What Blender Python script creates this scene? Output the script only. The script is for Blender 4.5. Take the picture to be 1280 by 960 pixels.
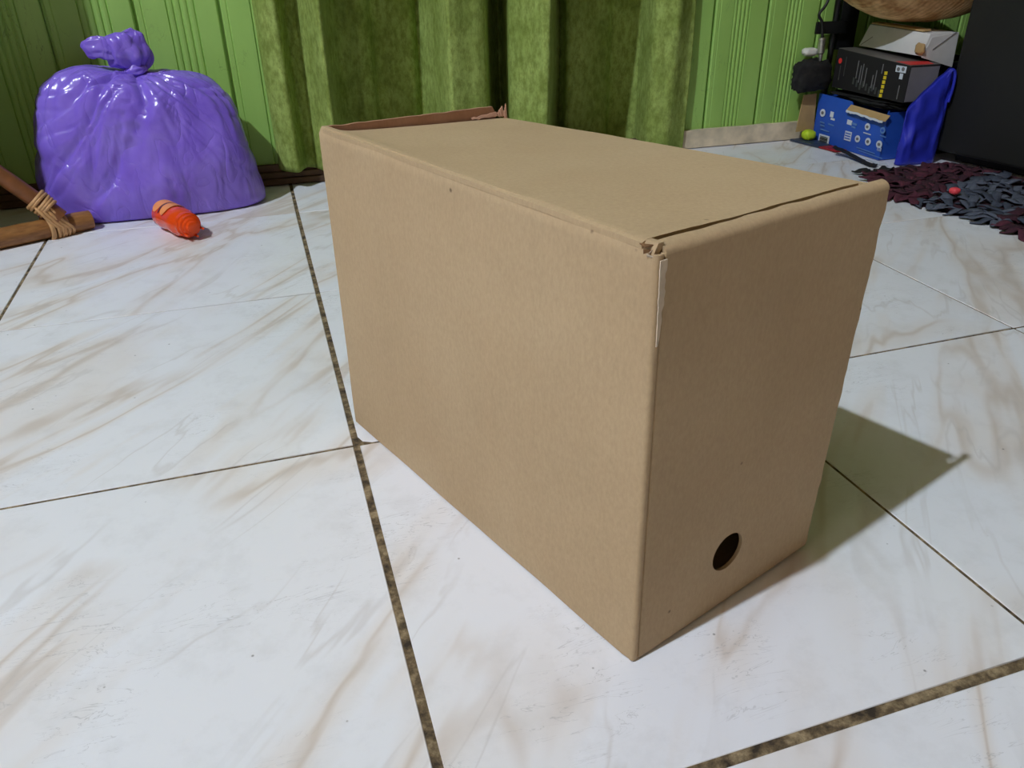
import bpy, bmesh, math, random
from mathutils import Vector, Matrix, noise
R = random.Random(7)
for o in list(bpy.data.objects): bpy.data.objects.remove(o, do_unlink=True)
scene = bpy.context.scene
COL = scene.collection

# ------------------------------------------------------------------ camera (solved from the tile grid)
FPX, YAW, PITCH, ROLL = 978.27, 0.300246, -0.502045, -0.014738
CAM = Vector((-0.04345, -0.63937, 0.40470))
fw = Vector((math.sin(YAW)*math.cos(PITCH), math.cos(YAW)*math.cos(PITCH), math.sin(PITCH)))
r0 = Vector((math.cos(YAW), -math.sin(YAW), 0)); u0 = r0.cross(fw)
rt = r0*math.cos(ROLL) + u0*math.sin(ROLL); up = -r0*math.sin(ROLL) + u0*math.cos(ROLL)
cd = bpy.data.cameras.new('camera'); cam = bpy.data.objects.new('camera', cd); COL.objects.link(cam)
cd.sensor_fit = 'HORIZONTAL'; cd.sensor_width = 36; cd.lens = FPX/1280*36; cd.clip_start = 0.01
m = Matrix((rt, up, -fw)).transposed().to_4x4(); m.translation = CAM
cam.matrix_world = m
scene.camera = cam
scene.view_settings.view_transform = 'Standard'; scene.view_settings.look = 'None'
scene.view_settings.gamma = 1; scene.view_settings.exposure = 0.0
scene.view_settings.use_curve_mapping = False
w = bpy.data.worlds.new('world'); scene.world = w; w.use_nodes = True
w.node_tree.nodes['Background'].inputs[0].default_value = (0.8, 0.85, 1, 1)
w.node_tree.nodes['Background'].inputs[1].default_value = 0.0
LAMP = Vector((-1.58, -0.76, 2.8)); LAMP_STRENGTH = 7400

# pixel (1280x960) -> point on a plane of the room
def ray(u, v): return fw + rt*((u-640)/FPX) - up*((v-480)/FPX)
def PZ(u, v, z=0.0): d = ray(u, v); return CAM + d*((z-CAM.z)/d.z)
def PY(u, v, y): d = ray(u, v); return CAM + d*((y-CAM.y)/d.y)
def PX(u, v, x): d = ray(u, v); return CAM + d*((x-CAM.x)/d.x)
def N(x, y=0.0, z=0.0): return noise.noise(Vector((x, y, z)))

# ------------------------------------------------------------------ helpers
def tag(o, label=None, cat=None, group=None, kind=None):
    if label: o['label'] = label
    if cat: o['category'] = cat
    if group: o['group'] = group
    if kind: o['kind'] = kind
    return o
def empty(name, loc, label=None, cat=None, group=None, kind=None):
    o = bpy.data.objects.new(name, None); COL.objects.link(o); o.location = loc
    o.empty_display_size = 0.02
    return tag(o, label, cat, group, kind)
def wloc(o):
    v = Vector(o.location)
    while o.parent: o = o.parent; v += Vector(o.location)
    return v
def link(name, me, mat, parent=None, smooth=False):
    o = bpy.data.objects.new(name, me); COL.objects.link(o)
    if mat is not None and not me.materials: me.materials.append(mat)
    if parent: o.parent = parent
    if smooth:
        for p in me.polygons: p.use_smooth = True
    return o
def mesh(name, vs, fs, mat, parent=None, smooth=False, origin=None, recalc=True):
    """vertices are world positions; the object origin is its parent's (or `origin`)"""
    base = Vector((0, 0, 0))
    if parent is not None: base = wloc(parent)
    elif origin is not None: base = Vector(origin)
    me = bpy.data.meshes.new(name)
    me.from_pydata([tuple(Vector(v)-base) for v in vs], [], fs)
    if recalc:
        bm = bmesh.new(); bm.from_mesh(me)
        bmesh.ops.recalc_face_normals(bm, faces=bm.faces); bm.to_mesh(me); bm.free()
    me.update()
    o = link(name, me, mat, parent, smooth)
    if parent is None: o.location = base
    return o
def auto(o, ang=40):
    me = o.data
    for p in me.polygons: p.use_smooth = True
    bm = bmesh.new(); bm.from_mesh(me)
    for e in bm.edges:
        if len(e.link_faces) == 2 and e.calc_face_angle(0) > math.radians(ang): e.smooth = False
    bm.to_mesh(me); bm.free()
    return o
def box_vf(x0, x1, y0, y1, z0, z1):
    vs = [(x, y, z) for z in (z0, z1) for y in (y0, y1) for x in (x0, x1)]
    return vs, [(0,2,3,1), (4,5,7,6), (0,1,5,4), (2,6,7,3), (0,4,6,2), (1,3,7,5)]
def bevel_mesh(o, w, seg=2, ang=30):
    bm = bmesh.new(); bm.from_mesh(o.data)
    es = [e for e in bm.edges if len(e.link_faces) == 2 and e.calc_face_angle(0) > math.radians(ang)]
    bmesh.ops.bevel(bm, geom=es, offset=w, segments=seg, affect='EDGES', profile=0.6)
    bm.to_mesh(o.data); bm.free(); auto(o)
    return o
def box(name, x0, x1, y0, y1, z0, z1, mat, parent=None, bev=0.0, seg=2, origin=None):
    vs, fs = box_vf(x0, x1, y0, y1, z0, z1)
    if parent is None and origin is None: origin = ((x0+x1)/2, (y0+y1)/2, z0)
    o = mesh(name, vs, fs, mat, parent, origin=origin)
    if bev: bevel_mesh(o, bev, seg)
    return o
def hexa(name, b4, t4, mat, parent=None, bev=0.0, seg=2):
    """slab from 4 bottom and 4 top corners"""
    vs = list(b4) + list(t4)
    fs = [(3,2,1,0), (4,5,6,7)] + [(i, (i+1) % 4, 4+(i+1) % 4, 4+i) for i in range(4)]
    o = mesh(name, vs, fs, mat, parent, origin=None if parent else sum((Vector(v) for v in b4), Vector())/4)
    if bev: bevel_mesh(o, bev, seg)
    return o
def tube_vf(path, rad, n=12, cap=True, wob=0.0):
    path = [Vector(p) for p in path]; vs = []; fs = []
    t = (path[1]-path[0]).normalized()
    a = Vector((0, 0, 1)) if abs(t.z) < .9 else Vector((1, 0, 0))
    nrm = (a - t*a.dot(t)).normalized()
    for i, p in enumerate(path):
        if 0 < i < len(path)-1: t = (path[i+1]-path[i-1]).normalized()
        elif i: t = (path[i]-path[i-1]).normalized()
        nrm = (nrm - t*nrm.dot(t)).normalized(); b = t.cross(nrm)
        r = rad[i] if isinstance(rad, (list, tuple)) else rad
        for k in range(n):
            th = 2*math.pi*k/n
            rr = r*(1 + wob*N(k*1.7, i*.9, 3.1))
            vs.append(p + nrm*math.cos(th)*rr + b*math.sin(th)*rr)
    for i in range(len(path)-1):
        for k in range(n):
            k2 = (k+1) % n
            fs.append((i*n+k, i*n+k2, (i+1)*n+k2, (i+1)*n+k))
    if cap:
        fs.append(tuple(range(n-1, -1, -1))); q = (len(path)-1)*n; fs.append(tuple(range(q, q+n)))
    return vs, fs
def tube(name, path, rad, mat, parent=None, n=12, origin=None, wob=0.0, ang=50):
    vs, fs = tube_vf(path, rad, n, True, wob)
    o = mesh(name, vs, fs, mat, parent, origin=origin if origin else path[0])
    return auto(o, ang)
def catmull(pts, k=8):
    pts = [Vector(p) for p in pts]; out = []
    for i in range(len(pts)-1):
        p0 = pts[max(i-1, 0)]; p1 = pts[i]; p2 = pts[i+1]; p3 = pts[min(i+2, len(pts)-1)]
        for j in range(k):
            t = j/k
            out.append(0.5*((2*p1) + (p2-p0)*t + (2*p0-5*p1+4*p2-p3)*t*t + (3*p1-p0-3*p2+p3)*t**3))
    out.append(pts[-1]); return out
def grid_faces(nu, nv, wrap=False, off=0):
    fs = []
    for j in range(nv-1):
        for i in range(nu if wrap else nu-1):
            a = off+j*nu+i; b = off+j*nu+(i+1) % nu
            fs.append((a, b, b+nu, a+nu))
    return fs
def sheet(name, fn, nu, nv, th, mat, parent=None, smooth=True, origin=None):
    """a sheet with thickness: fn(s,t)->(point, normal)"""
    vs = []; back = []
    for j in range(nv):
        for i in range(nu):
            p, nn = fn(i/(nu-1), j/(nv-1)); vs.append(Vector(p)); back.append(Vector(p)-Vector(nn)*th)
    n = len(vs); fs = grid_faces(nu, nv) + [tuple(reversed([q+n for q in f])) for f in grid_faces(nu, nv)]
    rim = [i for i in range(nu)] + [j*nu+nu-1 for j in range(1, nv)] + [(nv-1)*nu+i for i in range(nu-2, -1, -1)] + [j*nu for j in range(nv-2, 0, -1)]
    for k in range(len(rim)):
        a = rim[k]; b = rim[(k+1) % len(rim)]; fs.append((b, a, a+n, b+n))
    o = mesh(name, vs+back, fs, mat, parent, origin=origin)
    if smooth: auto(o, 55)
    return o

# ------------------------------------------------------------------ materials
def srgb(r, g, b):
    f = lambda c: (c/255/12.92) if c/255 <= .04045 else ((c/255+.055)/1.055)**2.4
    return (f(r), f(g), f(b), 1)
class M:
    def __init__(s, name):
        s.m = bpy.data.materials.new(name); s.m.use_nodes = True; s.t = s.m.node_tree
        s.b = s.t.nodes['Principled BSDF']
    def n(s, typ, **kw):
        x = s.t.nodes.new(typ)
        for k, v in kw.items(): setattr(x, k, v)
        return x
    def l(s, a, b): s.t.links.new(a, b)
    def coord(s, kind='Object', scale=(1,1,1), rot=(0,0,0), loc=(0,0,0), src=None):
        if src is None: src = s.n('ShaderNodeTexCoord').outputs[kind]
        mp = s.n('ShaderNodeMapping'); s.l(src, mp.inputs[0])
        mp.inputs['Scale'].default_value = scale; mp.inputs['Rotation'].default_value = rot; mp.inputs['Location'].default_value = loc
        return mp.outputs[0]
    def noise(s, co, scale, detail=3, rough=.5, dist=0.0):
        x = s.n('ShaderNodeTexNoise'); s.l(co, x.inputs['Vector'])
        x.inputs['Scale'].default_value = scale; x.inputs['Detail'].default_value = detail
        x.inputs['Roughness'].default_value = rough; x.inputs['Distortion'].default_value = dist
        return x.outputs['Fac']
    def vor(s, co, scale, out='Distance', rnd=1.0):
        x = s.n('ShaderNodeTexVoronoi'); s.l(co, x.inputs['Vector']); x.inputs['Scale'].default_value = scale
        x.inputs['Randomness'].default_value = rnd
        return x.outputs[out]
    def ramp(s, fac, stops):
        x = s.n('ShaderNodeValToRGB'); s.l(fac, x.inputs[0]); e = x.color_ramp.elements
        while len(e) < len(stops): e.new(.5)
        for k, (p, c) in enumerate(stops):
            e[k].position = p; e[k].color = c if isinstance(c, tuple) else (c, c, c, 1)
        return x.outputs[0]
    def mix(s, fac, a, b, mode='MIX'):
        x = s.n('ShaderNodeMix', data_type='RGBA', blend_type=mode)
        for sock, v in ((0, fac), (6, a), (7, b)):
            if isinstance(v, (int, float)): x.inputs[sock].default_value = v
            elif isinstance(v, tuple): x.inputs[sock].default_value = v
            else: s.l(v, x.inputs[sock])
        return x.outputs[2]
    def math(s, op, a, b=None):
        x = s.n('ShaderNodeMath', operation=op)
        for k, v in enumerate((a, b)):
            if v is None: continue
            if isinstance(v, (int, float)): x.inputs[k].default_value = v
            else: s.l(v, x.inputs[k])
        return x.outputs[0]
    def set(s, **kw):
        for k, v in kw.items():
            k = k.replace('_', ' ')
            if isinstance(v, (int, float, tuple)): s.b.inputs[k].default_value = v
            else: s.l(v, s.b.inputs[k])
        return s
    def bump(s, h, strength=.3, dist=.001):
        x = s.n('ShaderNodeBump'); s.l(h, x.inputs['Height'])
        x.inputs['Strength'].default_value = strength; x.inputs['Distance'].default_value = dist
        s.l(x.outputs[0], s.b.inputs['Normal']); return s
def plain(name, col, rough=.6, var=.12, scale=40, metal=0.0, spec=.4, bump=0.0):
    a = M(name); co = a.coord()
    f = a.noise(co, scale, 4)
    dark = tuple(c*(1-var) for c in col[:3])+(1,); lite = tuple(min(1, c*(1+var)) for c in col[:3])+(1,)
    a.set(Base_Color=a.ramp(f, [(.3, dark), (.7, lite)]), Roughness=rough, Metallic=metal)
    a.b.inputs['Specular IOR Level'].default_value = spec
    if bump: a.bump(f, bump, .002)
    return a.m

MAT = {}
# cardboard
def cardboard(name, col, col2, streak=1.0):
    a = M(name); co = a.coord()
    fine = a.noise(a.coord(scale=(1, 1, .5)), 420, 5, .7)
    big = a.noise(co, 9, 3)
    c = a.mix(a.ramp(big, [(.3, 0.0), (.7, 1.0)]), col, col2)
    c = a.mix(a.math('MULTIPLY', a.ramp(fine, [(.35, 1.0), (.65, 0.0)]), .16), c, srgb(110, 84, 58))
    st = a.noise(a.coord(scale=(60, 60, 1.2)), 3, 2)
    c = a.mix(a.math('MULTIPLY', a.ramp(st, [(.45, 0.0), (.7, 1.0)]), .10*streak), c, srgb(195, 165, 130))
    sp = a.vor(co, 26); gate = a.noise(co, 15, 2)
    spm = a.math('MULTIPLY', a.ramp(sp, [(.025, 1.0), (.05, 0.0)]), a.ramp(gate, [(.52, 0.0), (.58, 1.0)]))
    c = a.mix(a.math('MULTIPLY', spm, .75), c, srgb(70, 50, 35))
    a.set(Base_Color=c, Roughness=.72); a.b.inputs['Specular IOR Level'].default_value = .25
    a.bump(a.math('ADD', fine, a.math('MULTIPLY', st, 1.5)), .10, .001)
    return a.m
MAT['card'] = cardboard('cardboard', srgb(184, 159, 124), srgb(192, 168, 133))
MAT['card_in'] = cardboard('cardboard_inner', srgb(170, 128, 104), srgb(182, 140, 114))
MAT['card_core'] = plain('cardboard_core', srgb(120, 88, 58), .9, .3, 200)
MAT['torn'] = plain('torn_paper', srgb(205, 188, 165), .9, .1, 150, bump=.3)
MAT['card_dull'] = plain('carton_inner', srgb(176, 146, 98), .8, .08, 30)

# tiles
a = M('marble_tile')
oi = a.n('ShaderNodeObjectInfo')
cmb = a.n('ShaderNodeCombineXYZ'); a.l(a.math('MULTIPLY', oi.outputs['Random'], 37.0), cmb.inputs[0]); a.l(a.math('MULTIPLY', oi.outputs['Random'], 91.0), cmb.inputs[1])
add = a.n('ShaderNodeVectorMath', operation='ADD'); a.l(a.n('ShaderNodeTexCoord').outputs['Object'], add.inputs[0]); a.l(cmb.outputs[0], add.inputs[1])
src = add.outputs[0]
vco = a.coord(src=src, rot=(0, 0, math.radians(-50)), scale=(1, 1, 1))
sq = a.coord(src=vco, scale=(.26, 1.15, 1))
def vein(scale, lo, hi, dist):
    v = a.noise(sq, scale, 4, .5, dist)
    return a.ramp(a.math('ABSOLUTE', a.math('SUBTRACT', v, .5)), [(lo, 1.0), (hi, 0.0)])
m1 = a.ramp(a.noise(src, 4.5, 2), [(.36, 0.0), (.52, 1.0)])
v1 = a.math('MULTIPLY', vein(6.0, .003, .022, .6), m1)
v2 = a.math('MULTIPLY', vein(10.0, .002, .014, .5), a.ramp(a.noise(src, 6, 2), [(.42, 0.0), (.56, 1.0)]))
wide = a.math('MULTIPLY', vein(6.0, .0, .085, .6), m1)
base = a.mix(a.noise(src, 3, 2), srgb(226, 229, 235), srgb(233, 234, 238))
c = a.mix(a.math('MULTIPLY', wide, .42), base, srgb(216, 198, 176))
c = a.mix(a.math('MULTIPLY', v1, .45), c, srgb(186, 170, 155))
c = a.mix(a.math('MULTIPLY', v2, .32), c, srgb(188, 182, 178))
sc = a.ramp(a.math('ABSOLUTE', a.math('SUBTRACT', a.noise(a.coord(src=src, rot=(0, 0, .9), scale=(1, 5, 1)), 13, 4, .6, 1.2), .5)), [(.0, 1.0), (.006, 0.0)])
sc = a.math('MULTIPLY', sc, a.ramp(a.noise(src, 9, 3), [(.5, 0.0), (.62, 1.0)]))
c = a.mix(a.math('MULTIPLY', sc, .5), c, srgb(150, 150, 152))
dots = a.math('MULTIPLY', a.ramp(a.vor(src, 42), [(.03, 1.0), (.055, 0.0)]), a.ramp(a.noise(src, 14, 3), [(.50, 0.0), (.55, 1.0)]))
c = a.mix(a.math('MULTIPLY', dots, .7), c, srgb(95, 92, 88))
dirt = a.ramp(a.noise(src, 22, 6, .7), [(.5, 0.0), (.8, 1.0)])
c = a.mix(a.math('MULTIPLY', dirt, .24), c, srgb(170, 168, 165))
a.set(Base_Color=c, Roughness=a.ramp(a.noise(src, 18, 4), [(.3, .34), (.7, .48)])); a.b.inputs['Specular IOR Level'].default_value = .35
MAT['tile'] = a.m
a = M('grout'); co = a.coord()
MAT['grout'] = a.m
c = a.ramp(a.noise(co, 60, 5, .7), [(.38, srgb(52, 43, 32)), (.5, srgb(104, 88, 64)), (.64, srgb(160, 142, 110))])
a.set(Base_Color=c, Roughness=.95).bump(a.noise(co, 200, 4), .6, .002)

# green boards
a = M('green_paint'); co = a.coord()
c = a.ramp(a.noise(a.coord(scale=(1, 1, .25)), 14, 4), [(.3, srgb(146, 188, 92)), (.7, srgb(158, 200, 104))])
scr = a.ramp(a.math('ABSOLUTE', a.math('SUBTRACT', a.noise(a.coord(rot=(0, .6, 0), scale=(2, 1, .6)), 18, 4, .6, .8), .5)), [(0, 1.0), (.006, 0.0)])
scr = a.math('MULTIPLY', scr, a.ramp(a.noise(co, 9, 2), [(.54, 0.0), (.62, 1.0)]))
c = a.mix(a.math('MULTIPLY', scr, .5), c, srgb(45, 70, 30))
a.set(Base_Color=c, Roughness=.5).bump(a.noise(a.coord(scale=(1, 1, .2)), 90, 3), .08, .002)
MAT['green'] = a.m
MAT['base_white'] = plain('dirty_white_paint', srgb(210, 196, 170), .8, .22, 35, bump=.2)
MAT['base_brown'] = plain('bare_dark_wood', srgb(92, 70, 52), .8, .3, 30, bump=.3)
MAT['plaster'] = plain('tan_board', srgb(112, 96, 74), .9, .04, 8)
MAT['sidewall'] = plain('green_wall', srgb(98, 84, 64), .8, .06, 8)
MAT['frontwall'] = plain('cream_board', srgb(150, 124, 90), .8, .05, 8)
MAT['hall'] = plain('dark_hall', srgb(60, 55, 45), .9, .1, 8)

# velvet
a = M('green_velvet'); co = a.coord()
f = a.noise(a.coord(scale=(1, 1, .55)), 95, 5, .75); g = a.noise(co, 16, 4)
c = a.ramp(g, [(.3, srgb(134, 154, 76)), (.7, srgb(168, 188, 106))])
c = a.mix(a.math('MULTIPLY', a.ramp(f, [(.38, 1.0), (.6, 0.0)]), .6), c, srgb(92, 104, 36))
a.set(Base_Color=c, Roughness=.85); a.b.inputs['Specular IOR Level'].default_value = .1
a.b.inputs['Sheen Weight'].default_value = .2; a.b.inputs['Sheen Roughness'].default_value = .4
a.b.inputs['Sheen Tint'].default_value = srgb(170, 190, 90)
a.bump(f, .5, .003)
MAT['velvet'] = a.m

# purple plastic film
a = M('purple_plastic'); co = a.coord()
wr = a.noise(a.coord(scale=(1, 1, .5)), 26, 2.5, .45, .6)
ridge = a.math('ABSOLUTE', a.math('SUBTRACT', wr, .5))
c = a.ramp(a.noise(co, 14, 3), [(.3, srgb(120, 91, 205)), (.7, srgb(142, 116, 222))])
a.set(Base_Color=c, Roughness=.24); a.b.inputs['Specular IOR Level'].default_value = .6
a.b.inputs['Subsurface Weight'].default_value = .25; a.b.inputs['Subsurface Radius'].default_value = (.012, .008, .02); a.b.inputs['Subsurface Scale'].default_value = 1.0
a.bump(a.math('POWER', ridge, .7), .65, .008)
MAT['purple'] = a.m

a = M('orange_plastic'); a.set(Base_Color=srgb(244, 84, 26), Roughness=.12)
a.b.inputs['Transmission Weight'].default_value = .18; a.b.inputs['IOR'].default_value = 1.4
a.bump(a.noise(a.coord(), 40, 2), .1, .002)
MAT['orange'] = a.m
MAT['label_orange'] = plain('orange_label', srgb(240, 152, 84), .45, .05, 40)
MAT['label_purple'] = plain('dark_purple_print', srgb(92, 40, 60), .5, .05, 40)

a = M('rattan'); co = a.coord(rot=(0, 0, 0))
c = a.ramp(a.noise(a.coord(scale=(1, 1, 6)), 40, 5, .6), [(.3, srgb(118, 76, 38)), (.7, srgb(160, 112, 62))])
a.set(Base_Color=c, Roughness=.45).bump(a.noise(co, 60, 4), .15, .002); MAT['rattan'] = a.m
MAT['rattan_dark'] = plain('brown_rattan', srgb(122, 76, 44), .42, .2, 50)
MAT['cane'] = plain('cane_strip', srgb(196, 152, 104), .5, .12, 60)
MAT['carton_blue'] = plain('blue_print', srgb(40, 86, 186), .45, .08, 20)
MAT['print_white'] = plain('white_print', srgb(205, 212, 222), .6, .05, 40)
MAT['print_pale'] = plain('pale_blue_print', srgb(92, 132, 190), .6, .05, 40)
MAT['print_grey'] = plain('grey_print', srgb(110, 108, 110), .6, .05, 40)
MAT['print_yellow'] = plain('yellow_print', srgb(214, 190, 40), .6, .05, 40)
MAT['print_red'] = plain('red_print', srgb(214, 52, 50), .5, .05, 40)
MAT['print_dark'] = plain('dark_print', srgb(60, 62, 60), .6, .05, 40)
MAT['box_black'] = plain('black_print', srgb(22, 19, 22), .7, .1, 20)
MAT['box_grey'] = plain('dark_grey_print', srgb(96, 92, 88), .42, .08, 20)
MAT['box_greyside'] = plain('grey_side_print', srgb(120, 118, 124), .45, .1, 20)
MAT['white_card'] = plain('white_carton', srgb(206, 206, 204), .6, .06, 25)
MAT['black_cloth'] = plain('black_cloth', srgb(26, 25, 25), .8, .3, 60, bump=.4)
MAT['black_plastic'] = plain('black_plastic', srgb(22, 22, 23), .45, .15, 30)
MAT['cab'] = plain('black_laminate', srgb(30, 30, 28), .6, .12, 6)
MAT['steel'] = plain('nickel_plated_metal', srgb(190, 186, 176), .3, .06, 60, metal=.9)
MAT['lime'] = plain('lime_rubber', srgb(176, 205, 40), .6, .1, 60)
MAT['white_plastic'] = plain('white_plastic', srgb(210, 208, 200), .4, .05, 20)
MAT['blue_film'] = plain('blue_plastic_film', srgb(42, 52, 178), .3, .18, 20, bump=.3)
MAT['red_cover'] = plain('red_cover', srgb(150, 34, 40), .5, .1, 30)
MAT['slate'] = plain('dark_blue_cover', srgb(46, 58, 78), .4, .1, 30)
MAT['pink'] = plain('coral_plastic', srgb(240, 82, 92), .4, .06, 30)
MAT['maroon'] = plain('maroon_cloth', srgb(76, 34, 48), .9, .35, 70, bump=.4)
MAT['maroon2'] = plain('dark_plum_cloth', srgb(58, 28, 40), .9, .35, 70, bump=.4)
MAT['denim'] = plain('grey_blue_cloth', srgb(82, 88, 102), .9, .25, 70, bump=.4)
MAT['denim2'] = plain('slate_cloth', srgb(62, 68, 82), .9, .25, 70, bump=.4)
MAT['blocker_wood'] = plain('dark_brown_wood', srgb(52, 38, 27), .5, .2, 12)
a = M('basket_weave'); co = a.coord()
wv = a.n('ShaderNodeTexWave', wave_type='BANDS', bands_direction='X'); a.l(co, wv.inputs[0]); wv.inputs['Scale'].default_value = 28; wv.inputs['Distortion'].default_value = 2
blot = a.noise(co, 26, 4, .6)
c = a.ramp(blot, [(.35, srgb(186, 130, 76)), (.6, srgb(246, 206, 146))])
a.set(Base_Color=c, Roughness=.7).bump(a.math('ADD', blot, wv.outputs['Fac']), .3, .004); MAT['wicker'] = a.m
a = M('lamp_glow'); a.set(Base_Color=(1, 1, 1, 1)); a.b.inputs['Emission Color'].default_value = (.845, .945, 1.09, 1); a.b.inputs['Emission Strength'].default_value = LAMP_STRENGTH
MAT['glow'] = a.m

# ------------------------------------------------------------------ the room
YW = 1.03; XL, XR, YF, ZC = -2.3, 1.9, -2.6, 3.05
fl = box('floor', XL, XR, YF, YW+.7, -.05, -.0009, MAT['grout']); tag(fl, kind='structure')
def ln(p, q): return (PZ(*p).xy, PZ(*q).xy)
T = 0.4
Ls = {i: (Vector((i*T, -1)), Vector((i*T, 1))) for i in range(-6, 6)}
Ts = {j: (Vector((-1, j*T)), Vector((1, j*T))) for j in range(-7, 4)}
Ls[0] = ln((548, 960), (364, 235)); Ls[-1] = ln((60, 297), (2, 394)); Ls[1] = ln((1034, 577), (1280, 778)); Ls[2] = ln((1098, 327), (1265, 409))
Ts[0] = ln((0, 636), (1200, 422)); Ts[1] = ln((0, 414), (1180, 270)); Ts[2] = ln((110, 291), (1060, 200)); Ts[-1] = ln((885, 958), (1280, 829))
GL = {0: .0062, -1: .004, 1: .0030, 2: .0028}; GT = {0: .0032, 1: .0020, 2: .0016, -1: .0075}
def isect(a, b):
    p, r = a[0], a[1]-a[0]; q, s = b[0], b[1]-b[0]
    t = ((q.x-p.x)*s.y - (q.y-p.y)*s.x)/(r.x*s.y - r.y*s.x); return p + r*t
for i in range(-6, 5):
    for j in range(-7, 3):
        c4 = [isect(Ls[i+a], Ts[j+b]) for a, b in ((0, 0), (1, 0), (1, 1), (0, 1))]
        gx0, gx1 = GL.get(i, .003)/2, GL.get(i+1, .003)/2; gy0, gy1 = GT.get(j, .003)/2, GT.get(j+1, .003)/2
        q = [Vector((c4[0].x+gx0, c4[0].y+gy0)), Vector((c4[1].x-gx1, c4[1].y+gy0)), Vector((c4[2].x-gx1, c4[2].y-gy1)), Vector((c4[3].x+gx0, c4[3].y-gy1))]
        if max(v.x for v in q) < XL or min(v.x for v in q) > XR or max(v.y for v in q) < YF: continue
        if j == 2: q[2].y = q[3].y = YW
        for v in q: v.x = min(max(v.x, XL), XR); v.y = max(v.y, YF)
        if i == 0 and j == 0:        # chipped corner where four tiles meet
            a0 = q[0]; q = [a0+Vector((.012, 0)), q[1], q[2], q[3], a0+Vector((0, .014)), a0+Vector((.0035, .0045))]
        n = len(q); vs = [(v.x, v.y, -.006) for v in q] + [(v.x, v.y, 0) for v in q]
        mid = sum(q, Vector((0, 0)))/n
        fs = [tuple(range(n-1, -1, -1)), tuple(range(n, 2*n))] + [(k, (k+1) % n, n+(k+1) % n, n+k) for k in range(n)]
        me = bpy.data.meshes.new('tile'); me.from_pydata([(x-mid.x, y-mid.y, z) for x, y, z in vs], [], fs); me.update()
        o = link('tile', me, MAT['tile'], fl); o.location = Vector((mid.x, mid.y, 0)) - Vector(fl.location)
        bevel_mesh(o, .0006, 1, 60)
tag(box('ceiling', XL, XR, YF, YW, ZC, ZC+.05, MAT['plaster']), kind='structure')
tag(box('wall_left', XL-.05, XL, YF, YW, 0, ZC, MAT['sidewall']), kind='structure')
tag(box('wall_right', XR, XR+.05, YF, YW, 0, ZC, MAT['sidewall']), kind='structure')
tag(box('wall_front', XL, XR, YF-.05, YF, 0, ZC, MAT['frontwall']), kind='structure')
DX0, DX1, DZ = 0.06, 0.84, 2.0
hall = empty('wall_hallway', (.45, YW+.7, 0), kind='structure')
box('hall_end', DX0-.1, DX1+.1, YW+.68, YW+.70, 0, 2.3, MAT['hall'], hall)
box('hall_side', DX0-.12, DX0-.1, YW+.06, YW+.68, 0, 2.3, MAT['hall'], hall)
box('hall_side', DX1+.1, DX1+.12, YW+.06, YW+.68, 0, 2.3, MAT['hall'], hall)
box('hall_top', DX0-.1, DX1+.1, YW+.06, YW+.68, 2.3, 2.32, MAT['hall'], hall)
# back wall: studs with green boards nailed to them
wb = empty('wall_back', (0, YW, 0), kind='structure')
for (x0, x1, z0, z1) in ((XL, DX0, 0, ZC), (DX1, XR, 0, ZC), (DX0, DX1, DZ, ZC)):
    box('backing', x0, x1, YW+.012, YW+.06, z0, z1, MAT['base_brown'], wb)
def plank_profile(wd, reed0, reed1):
    pts = [(0, .010), (.0022, .010), (.0026, .0022), (.005, 0)]
    pts.append((.012, 0)); pts.append((.0135, .0012)); pts.append((.015, 0))
    nb = 4; step = (reed1-reed0)/nb
    pts.append((reed0-.001, 0))
    for k in range(nb):
        b = reed0+k*step
        pts += [(b+.0006, .0028), (b+.0022, .0006), (b+step*.5, -.0002), (b+step-.0022, .0006), (b+step-.0006, .0028)]
    pts.append((reed1+.001, 0)); pts += [(wd-.005, 0), (wd-.0026, .0022), (wd-.0022, .010), (wd, .010)]
    return pts
def plank(x, wd, z0, z1, r0, r1):
    pr = plank_profile(wd, r0, r1); n = len(pr)
    vs = [(x+a, YW+b, z) for z in (z0, z1) for a, b in pr]
    fs = [(k, k+1, n+k+1, n+k) for k in range(n-1)]
    o = mesh('plank', vs, fs, MAT['green'], wb, recalc=False)
    return o
WL = .1445
x = -.0755
plank(x, WL, .035, ZC, .055, .103)
for k in range(1, 16): plank(x-k*WL, WL, .035, ZC, .055, .103)
x = .951; WR = .136
for k in range(-1, 7): plank(x+k*WR, WR, .035, ZC, .047, .087)
for k in range(6): plank(.069+k*.128, .128, DZ, ZC, .045, .08)
# skirting
tb = empty('baseboard_right', (1.3, YW, 0), kind='structure')
sheet('board', lambda s, t: (Vector((.845+s*1.05, YW-.012+.0008*N(s*30), .002+t*(.040+.0015*N(s*22, 4)))), Vector((0, -1, 0))), 60, 4, .012, MAT['base_white'], tb)
tl = empty('baseboard_left', (-.9, YW, 0), kind='structure')
for k, (z0, z1, y0) in enumerate(((.002, .014, .020), (.015, .026, .016), (.027, .040, .010))):
    box('strip', XL+.01, .155-.01*k, YW-y0, YW+.011, z0, z1, MAT['base_brown'], tl, bev=.002)
sill = box('trim_1', .156, DX1-.01, YW-.028, YW+.06, .002, .020, MAT['base_brown'], bev=.003); tag(sill, kind='structure')
for k, px in enumerate((DX0, DX1-.012)):
    tag(box('trim_%d' % (k+2), px, px+.012, YW+.012, YW+.06, .021, DZ, MAT['base_brown']), kind='structure')

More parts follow.
